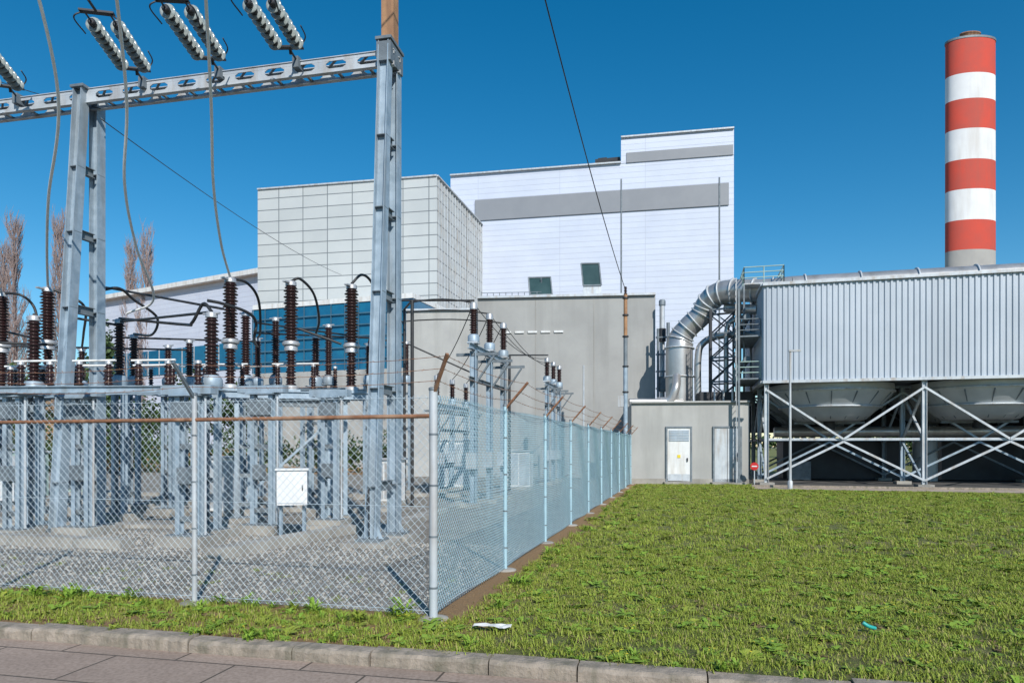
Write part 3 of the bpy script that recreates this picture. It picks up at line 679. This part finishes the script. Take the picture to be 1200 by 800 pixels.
for v in (455,435,415,395): mb.box(W(777,36.0,Z(v,36)),.75,.1,.08,'galvd')
mb.tube(smooth_path([W(770,33.5,zx+.25),W(785,33.3,zx+.3),W(792,33.2,zx+.9),W(793,33.6,zx+1.5)]),.2,'duct',12)
mb.box(W(776,36.2,Z(450,36.2)),.4,.3,.8,'galvd')
for x in (3.9,4.3,4.7): mb.tube([x0+xd*x+xn*1.2+up*zx,x0+xd*x+xn*1.2+up*(zx+.7)],.05,'galvl',8)
mb.obj('roof_plant',X)

# ---------------------------------------------------------------- condenser position
q0=W(895,29.5)
def box_pt(t,s,z=0): return q0+Rd*t+Fd*s+up*z
zt_,zb_=8.62,4.53
dr=root('exhaust_duct',W(795,34.5)); mb=MB()
zc_=8.98
path=[W(796,34.5,zx),W(796,34.5,Z(412,34.5)),W(798,34.5,Z(396,34.5)),W(807,34.3,Z(384,34.5)),W(822,34,Z(369,34)),W(828,33.8,Z(357,33.8)),W(838,33.4,Z(346,33.4)),W(856,32.9,Z(341,32.9)),box_pt(.3,2.6,zc_),box_pt(1.5,2.4,zc_)]
pp=smooth_path(path,10); k=11; rr=[.68 if i<k else (.68-.14*min(1,(i-k)/16)) for i in range(len(pp))]
mb.tube(pp,rr,'duct',28); 
mb.tube([box_pt(1.45,2.4,zc_),box_pt(17.5,2.4,zc_)],.54,'duct',28)
def ring(p,ax,r,w=.06): mb.lathe(p-ax*w/2,ax,[(r-.02,0),(r+.07,.001),(r+.07,w-.001),(r-.02,w)],'galvl',28)
for i in range(5,len(pp)-2,6): ring(pp[i],(pp[i+1]-pp[i]).normalized(),rr[i])
for t in np.arange(2,17.5,2.3): ring(box_pt(t,2.4,zc_),Rd,.54)
mb.obj('pipe',dr)
mb=MB()
pts=smooth_path([W(818,34.0,zx),W(818,34.0,Z(420,34)),W(824,34,Z(402,34)),W(845,33.8,Z(394,34)),W(885,33,Z(392,33))],8); mb.tube(pts,.17,'duct',14)
pts=smooth_path([W(850,33.5,Z(360,33.5)),W(868,33,Z(362,33)),W(890,32,Z(362,32))],8); mb.tube(pts,.24,'duct',14)
pts=smooth_path([W(880,32.6,Z(372,33)),W(862,33,Z(374,33)),W(852,33.2,Z(384,33)),W(851,33.2,Z(420,33)),W(851,33.2,zx+.3)],8); mb.tube(pts,.12,'duct',12)
for u in (872,880): mb.tube([W(u,33.4,zx),W(u,33.4,Z(350,33))],.06,'galvl',8)
mb.obj('branch_pipe',dr)
mb=MB()
cs=[W(833,33.2),W(866,32.6),W(866,32.6)+Fd*1.3,W(833,33.2)+Fd*1.3]
zt=Z(362,33); zs=np.linspace(zx,zt,5)
for c in cs: mb.beam(c+up*zx,c+up*zt,.12,.12,'dark')
for k in range(4):
    for j in range(4):
        a,b_=cs[j],cs[(j+1)%4]; mb.beam(a+up*zs[k],b_+up*zs[k+1],.06,.06,'dark'); mb.beam(b_+up*zs[k],a+up*zs[k+1],.06,.06,'galvd'); mb.beam(a+up*zs[k+1],b_+up*zs[k+1],.08,.08,'galvd')
mb.obj('support_tower',dr)

K=root('air_cooled_condenser',q0); TL=18.4; SL=9
def corr(p,dv,nv,L,z0,z1,m,pitch=.22,dep=.05):
    mb=MB(); n=int(L/pitch); xs=[]
    for i in range(n):
        b=i*pitch; xs+=[(b,0),(b+pitch*.40,0),(b+pitch*.52,dep),(b+pitch*.88,dep)]
    xs.append((n*pitch,0)); vs=[]
    for x,o_ in xs: vs+=[p+dv*x+nv*o_+up*z0,p+dv*x+nv*o_+up*z1]
    mb.add(vs,[[2*i,2*i+2,2*i+3,2*i+1] for i in range(len(xs)-1)],m); return mb
corr(box_pt(0,0),Rd,-Fd,TL,zb_,zt_,'silver').obj('front_cladding',K)
corr(box_pt(-.0,0),Fd,Ld,SL,zb_,zt_,'silver').obj('side_cladding',K)
mb=MB(); mb.prism([box_pt(.05,.06),box_pt(TL,.06),box_pt(TL,SL),box_pt(.05,SL)],zb_+.02,zt_-.08,'galvd')
mb.beam(box_pt(-.05,-.03,zt_+.05),box_pt(TL,-.03,zt_+.05),.22,.12,'galvl'); mb.beam(box_pt(-.05,-.06,zb_-.06),box_pt(TL,-.06,zb_-.06),.16,.12,'galvl')
mb.beam(box_pt(-.03,0,zt_+.05),box_pt(-.03,SL,zt_+.05),.2,.1,'galvl'); mb.beam(box_pt(-.03,0,zb_-.06),box_pt(-.03,SL,zb_-.06),.2,.10,'galvl')
mb.obj('casing',K)
mb=MB(); st=6.1; cols=[.12+st*i for i in range(4)]
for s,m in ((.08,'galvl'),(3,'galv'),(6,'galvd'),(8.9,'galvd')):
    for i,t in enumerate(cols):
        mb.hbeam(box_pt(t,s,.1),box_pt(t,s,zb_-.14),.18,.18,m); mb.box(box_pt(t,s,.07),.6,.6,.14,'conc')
    if s>1: mb.hbeam(box_pt(0,s,zb_-.16),box_pt(TL,s,zb_-.16),.10,.10,m)
    for i in range(3):
        a,b_=cols[i],cols[i+1]; mid=(a+b_)/2
        mb.beam(box_pt(a,s-.06,zb_-.4),box_pt(mid,s-.06,2.0),.085,.085,m); mb.beam(box_pt(b_,s-.06,zb_-.4),box_pt(mid,s-.06,2.0),.085,.085,m)
        mb.beam(box_pt(mid,s-.06,1.9),box_pt(a,s-.06,.3),.085,.085,m); mb.beam(box_pt(mid,s-.06,1.9),box_pt(b_,s-.06,.3),.085,.085,m)
        mb.beam(box_pt(a,s+.05,2.0),box_pt(b_,s+.05,2.0),.08,.10,m)
for t in cols:
    mb.beam(box_pt(t,.1,zb_-.5),box_pt(t,3,2.0),.09,.09,'galvl'); mb.beam(box_pt(t,3,zb_-.5),box_pt(t,.1,2.0),.09,.09,'galvl')
    mb.beam(box_pt(t,3,1.9),box_pt(t,.1,.2),.08,.08,'galv'); mb.beam(box_pt(t,6,1.9),box_pt(t,3,zb_-.5),.08,.08,'galv')
    mb.beam(box_pt(t,.1,2.0),box_pt(t,8.9,2.0),.1,.1,'galvd')
mb.obj('steel_frame',K)
mb=MB()
for t in (3.15,9.25,15.3):
    for s in (2.95,7.2):
        c=box_pt(t,s,0); mb.lathe(c+up*2.85,(0,0,1),[(1.25,0),(1.45,.04),(1.7,.22),(2.1,.62),(2.55,1.15),(2.66,1.3),(2.66,1.62)],'grille',40)
        mb.lathe(c+up*3.42,(0,0,1),[(2.06,0),(2.16,.001),(2.20,.07),(2.12,.071)],'galvl',40)
        mb.lathe(c+up*4.12,(0,0,1),[(2.66,0),(2.72,.001),(2.72,.07),(2.66,.071)],'galvl',40)
        for an in range(16):
            v=Vector((math.cos(an*.3927),math.sin(an*.3927),0)); mb.beam(c+v*1.5+up*2.93,c+v*2.62+up*4.05,.04,.06,'galvd')
        mb.tube([c+up*2.5,c+up*2.9],.25,'dark',12)
        mb.beam(c+up*2.78-Rd*1.5,c+up*2.78+Rd*1.5,.14,.1,'galvd')
mb.obj('fan_hoppers',K)
mb=MB(); mb.box(box_pt(4.4,7.6,1.0),5.6,2.6,1.9,'dark'); mb.box(box_pt(11.5,7.9,1.2),5,2.4,2.3,'dark')
mb.lathe(box_pt(8.2,6.5,0),(0,0,1),[(.55,0),(.55,2.5),(.45,2.7)],'grille',20); mb.tube([box_pt(1,5,2.4),box_pt(17,5,2.4)],.25,'duct',16)
mb.box(box_pt(2.2,5.3,.5),1.0,.8,.9,'galvd'); mb.box(box_pt(13.3,3.0,.5),1.3,.8,.9,'galvd')
mb.beam(box_pt(0,9.2,3.3),box_pt(17.4,9.2,3.3),.1,1.7,'dark'); mb.obj('pumps_and_tanks',K)
mb=MB()
def rail(pts,z,m='galvl'):
    for a,b_ in zip(pts[:-1],pts[1:]):
        n=max(1,int((b_-a).length/.6))
        for i in range(n+1): c=a.lerp(b_,i/n); mb.tube([c+up*z,c+up*(z+.72)],.028,m,5)
        for h in (.24,.48,.72): mb.tube([a+up*(z+h),b_+up*(z+h)],.026,m,5)
pl=[box_pt(-.7,1.4),box_pt(1.0,1.4),box_pt(1.0,3.4),box_pt(-.7,3.4)]
mb.prism(pl,zt_+.42,zt_+.48,'galvl'); rail([pl[3],pl[0],pl[1],pl[2]],zt_+.48,'mint')
for c in (pl[0],pl[3]): mb.beam(c+up*zt_*.55,c+up*(zt_+.42),.07,.07,'galvd')
pl=[box_pt(-1.0,.3),box_pt(-.1,.3),box_pt(-.1,4),box_pt(-1.0,4)]
for z in (zb_+.1,6.5): mb.prism(pl,z,z+.06,'galvd'); rail([pl[1],pl[0],pl[3]],z+.06,'mint' if z<5 else 'galvd')
for s in (.35,.85):
    mb.beam(box_pt(-1.1,s,0),box_pt(-1.1,s,zt_+.5),.05,.03,'galvl')
for z in np.arange(.3,zt_+.4,.3): mb.tube([box_pt(-1.1,.35,z),box_pt(-1.1,.85,z)],.014,'galvl',5)
for c in (pl[0],pl[3]): mb.beam(c,c+up*(zt_),.09,.09,'galvd')
for z in (5.6,7.5): 
    mb.tube([box_pt(-.6,1,z),box_pt(-.6,6,z)],.15,'galvd',10)
for (a,b_) in (((-1.0,.3,1),(-1.0,4,4)),((-1.0,4,1),(-1.0,.3,4)),((-1.0,.3,4.6),(-1.0,4,6.4)),((-1.0,4,6.6),(-1.0,.3,8.5))): mb.beam(box_pt(*a),box_pt(*b_),.06,.06,'galvd')
mb.obj('access_platforms',K)
mb=MB(); q=[box_pt(-.6,-1.2),box_pt(40,-1.2),box_pt(40,14),box_pt(-.6,14)]; mb.add([v+up*.005 for v in q],[[0,1,2,3]],'asph'); mb.obj('service_yard')
mb=MB(); q=[box_pt(-.6,-2.5),box_pt(40,-3.8),box_pt(40,-1.25),box_pt(-.6,-1.25)]; mb.add([v+up*.009 for v in q],[[0,1,2,3]],'path'); mb.obj('path')
mb=MB(); mb.beam(box_pt(-.6,-1.2,.05),box_pt(40,-1.2,.05),.12,.1,'kerb'); mb.obj('kerb')

# chimney
cc=W(1137,80); CH=root('striped_chimney',cc); rb,rt=2.86,2.80
vs=[42,85,115,150,186,221,257,292,340]; mb=MB(); YS=.5
zs=[Z(v,78.7) for v in vs]; cols_=['red','chw','red','chw','red','chw','red','chg']
def rad(z): return rt+(rb-rt)*(1-z/50)
for i in range(8):
    z1,z0=zs[i],(zs[i+1] if i<7 else 0.0); mb.lathe(cc+up*z0,(0,0,1),[(rad(z0),.0),(rad(z1),z1-z0-.002)],cols_[i],64,YS)
mb.obj('shaft',CH); mb=MB()
zt=zs[0]; mb.lathe(cc+up*(zt),(0,0,1),[(1.1,0),(1.1,.85),(1.2,.87),(1.2,1.0),(.95,1.0),(.95,.8)],'rust',24,YS); mb.lathe(cc+up*(zt-.2),(0,0,1),[(rt+.08,0),(rt+.08,.24)],'galvd',48,YS)
mb.obj('flue',CH)

p=W(926,27.2); o=root('street_lamp',p); mb=MB(); h=Z(411,27.2); mb.tube([p,p+up*h],[.06,.04],'galvl',8); mb.box(p+up*h+Rd*.18,.45,.14,.07,'galvl'); mb.lathe(p,(0,0,1),[(.1,0),(.1,.3),(.06,.35)],'galvl',10); mb.obj('lamp_post',o)
for u,d,v in ((884,29.8,546),):
    p=W(u,d); o=root('no_entry_sign',p); mb=MB(); z=Z(v,d); mb.tube([p,p+up*(z+.1)],.025,'galvl',8); mb.lathe(p+up*z-Fd*.03,-Fd,[(.17,0),(.17,.012)],'sred',24); mb.box(p+up*z-Fd*.048,.22,.006,.05,'white'); mb.obj('sign',o)

# ---------------------------------------------------------------- vegetation
def poplar(p,h,w,seed):
    rn=random.Random(seed); mb=MB(); mb.tube([p,p+up*h*.5+Vector((.2,0,0)),p+up*h],[.3,.18,.03],'bark',6)
    for i in range(230):
        z=h*rn.uniform(.12,.96); a=rn.uniform(0,6.28); L=h*rn.uniform(.06,.2)*(1.15-z/h*.6); sp=w*.5*math.sin(min(1,(z/h)*1.2+.15)*math.pi*.85)+.15
        d=Vector((math.cos(a),math.sin(a),0)); st=p+up*z; m1=st+d*sp*.45+up*L*.4; e_=st+d*sp*rn.uniform(.6,1.1)+up*L
        mb.tube([st,m1,e_],[.06,.035,.012],'bark',3,False)
        for k in range(9):
            q=m1.lerp(e_,rn.random()); v=Vector((rn.uniform(-.5,.5),rn.uniform(-.5,.5),rn.uniform(.7,1.6))); mb.tube([q,q+v],[.026,.010],'bark',3,False)
    mb.obj('poplar_tree')
poplar(W(17,92),Z(264,92),4.0,1); poplar(W(69,95),Z(262,95),3.4,2); poplar(W(154,98),Z(290,98),3.2,3); poplar(W(172,96),Z(282,96),3.2,4); poplar(W(4,99),Z(300,99),3.2,6)
def foliage(name,p,blobs,n,ls,mats,trunk=None,seed=1):
    rn=np.random.RandomState(seed); mb=MB()
    if trunk:
        mb.tube([p,p+up*trunk*.6,p+up*trunk],[.22,.15,.06],'trunk',8)
        for i in range(9):
            a=rn.rand()*6.28; z=trunk*(.35+.6*rn.rand()); mb.tube([p+up*z,p+up*(z+.7)+Vector((math.cos(a),math.sin(a),0))*1.3*(1-z/trunk*.5)],[.07,.02],'trunk',5)
    for (c,r) in blobs:
        c=Vector(c); k=int(n*r[0]*r[2])
        for i in range(k):
            v=rn.normal(size=3); v/=np.linalg.norm(v); v*=rn.rand()**.35*(.8+.35*math.sin(v[0]*7+v[2]*9))
            q=p+c+Vector((v[0]*r[0],v[1]*r[1],v[2]*r[2])); a=Vector(rn.normal(size=3)).normalized(); b_=a.cross(Vector(rn.normal(size=3))).normalized(); s=ls*(.6+.8*rn.rand())
            mb.add([q-a*s,q+b_*s*.5,q+a*s,q-b_*s*.5],[[0,1,2,3]],mats[0] if rn.rand()<.6 else mats[1])
    mb.obj(name)
foliage('conifer_tree',W(122,42),[((0,0,4.2),(1.2,1.2,4)),((.2,0,7),(.7,.7,2.4))],420,.16,('leafd','leafm'),8,2)
foliage('conifer_tree',W(100,46),[((0,0,4),(1.4,1.2,3.6))],380,.16,('leafd','leafm'),7,3)
foliage('broadleaf_tree',W(20,50),[((0,0,5),(2.6,2,2.6)),((-2,0,4),(2,2,2))],260,.18,('leafm','leafd'),5,5)
foliage('broadleaf_tree',W(232,52),[((0,0,5),(2.4,2,2.6)),((3,0,4),(2.2,2,2.6)),((-3.5,0,3.6),(2.2,2,2))],260,.18,('leafd','leafm'),5,15)
foliage('hedge',W(200,44),[((i*2.4-10,0,1.2),(1.7,.9,1.5)) for i in range(12)],330,.13,('leafd','leafm'),None,7)
foliage('hedge',W(-30,46),[((i*2.4-8,0,1.6),(1.8,1,1.9)) for i in range(9)],300,.13,('leafm','leafd'),None,8)
foliage('hedge',W(1190,60),[((i*3-14,0,1.8),(2.4,1.5,2.4)) for i in range(12)],160,.2,('leafd','leafm'),None,9)
mb=MB(); nx,ny=40,16; vs=[];fs=[]
for j in range(ny):
    for i in range(nx):
        x=-170+i*4.6; y=66+j*14; h=13*max(0,min(1,(j/5)))*(1/(1+math.exp((x+50)/9)))+1.2*math.sin(i*.7)*math.sin(j*.9)*(j>0); vs.append((x,y,h-.3))
for j in range(ny-1):
    for i in range(nx-1): fs.append([j*nx+i,j*nx+i+1,(j+1)*nx+i+1,(j+1)*nx+i])
mb.add(vs,fs,'lawn',True); mb.obj('hill')
foliage('distant_trees',Vector((0,330,0)),[((x,random.uniform(-10,10),3.5),(11,6,random.uniform(4,7))) for x in range(-420,420,14)],3.2,1.3,('leafd','leafm'),None,12)

p=W(576,6.18,.06); mb=MB(); rn=random.Random(3); vs=[];nx=8
for j in range(4):
    for i in range(nx): vs.append(p+kd*(i*.05-.18)+kn*(j*.03)+up*rn.uniform(-.008,.014))
mb.add(vs,[[j*nx+i,j*nx+i+1,(j+1)*nx+i+1,(j+1)*nx+i] for j in range(3) for i in range(nx-1)],'white'); mb.obj('paper_litter')
p=W(1018,6.2,.06); mb=MB(); mb.tube(smooth_path([p-Rd*.05+up*.03,p,p+Rd*.06-up*.02+Fd*.02]),.018,'teal',8); mb.obj('plastic_litter')

# ---------------------------------------------------------------- light, sky, camera
sv=Vector((.32,-.95,0)).normalized()*math.cos(R(36))+up*math.sin(R(36))
l=bpy.data.lights.new('sun','SUN'); l.energy=4.8; l.angle=R(.53); l.color=(1,.95,.88)
lo=bpy.data.objects.new('sun',l); scene.collection.objects.link(lo); lo.rotation_euler=sv.to_track_quat('Z','Y').to_euler(); lo.location=(0,0,60)
w=bpy.data.worlds.new('World'); scene.world=w; w.use_nodes=True; nt=w.node_tree; bg=nt.nodes['Background']
sk=nt.nodes.new('ShaderNodeTexSky'); sk.sky_type='NISHITA'; sk.sun_disc=False; sk.sun_elevation=R(36); sk.sun_rotation=R(161.4); sk.air_density=1.0; sk.dust_density=.2; sk.ozone_density=2.5; sk.altitude=300
hs=nt.nodes.new('ShaderNodeHueSaturation'); hs.inputs['Saturation'].default_value=1.42; hs.inputs['Hue'].default_value=.490; hs.inputs['Value'].default_value=1.05
nt.links.new(sk.outputs[0],hs.inputs['Color']); nt.links.new(hs.outputs[0],bg.inputs[0]); bg.inputs[1].default_value=.12
cam=bpy.data.cameras.new('camera'); co=bpy.data.objects.new('camera',cam); scene.collection.objects.link(co)
co.location=(0,0,EYE); co.rotation_euler=(R(90),0,0); cam.sensor_width=36; cam.lens=24; cam.shift_y=123/1200; cam.clip_end=6000; cam.clip_start=.05
scene.camera=co
scene.view_settings.view_transform='Standard'; scene.view_settings.look='None'; scene.view_settings.exposure=0
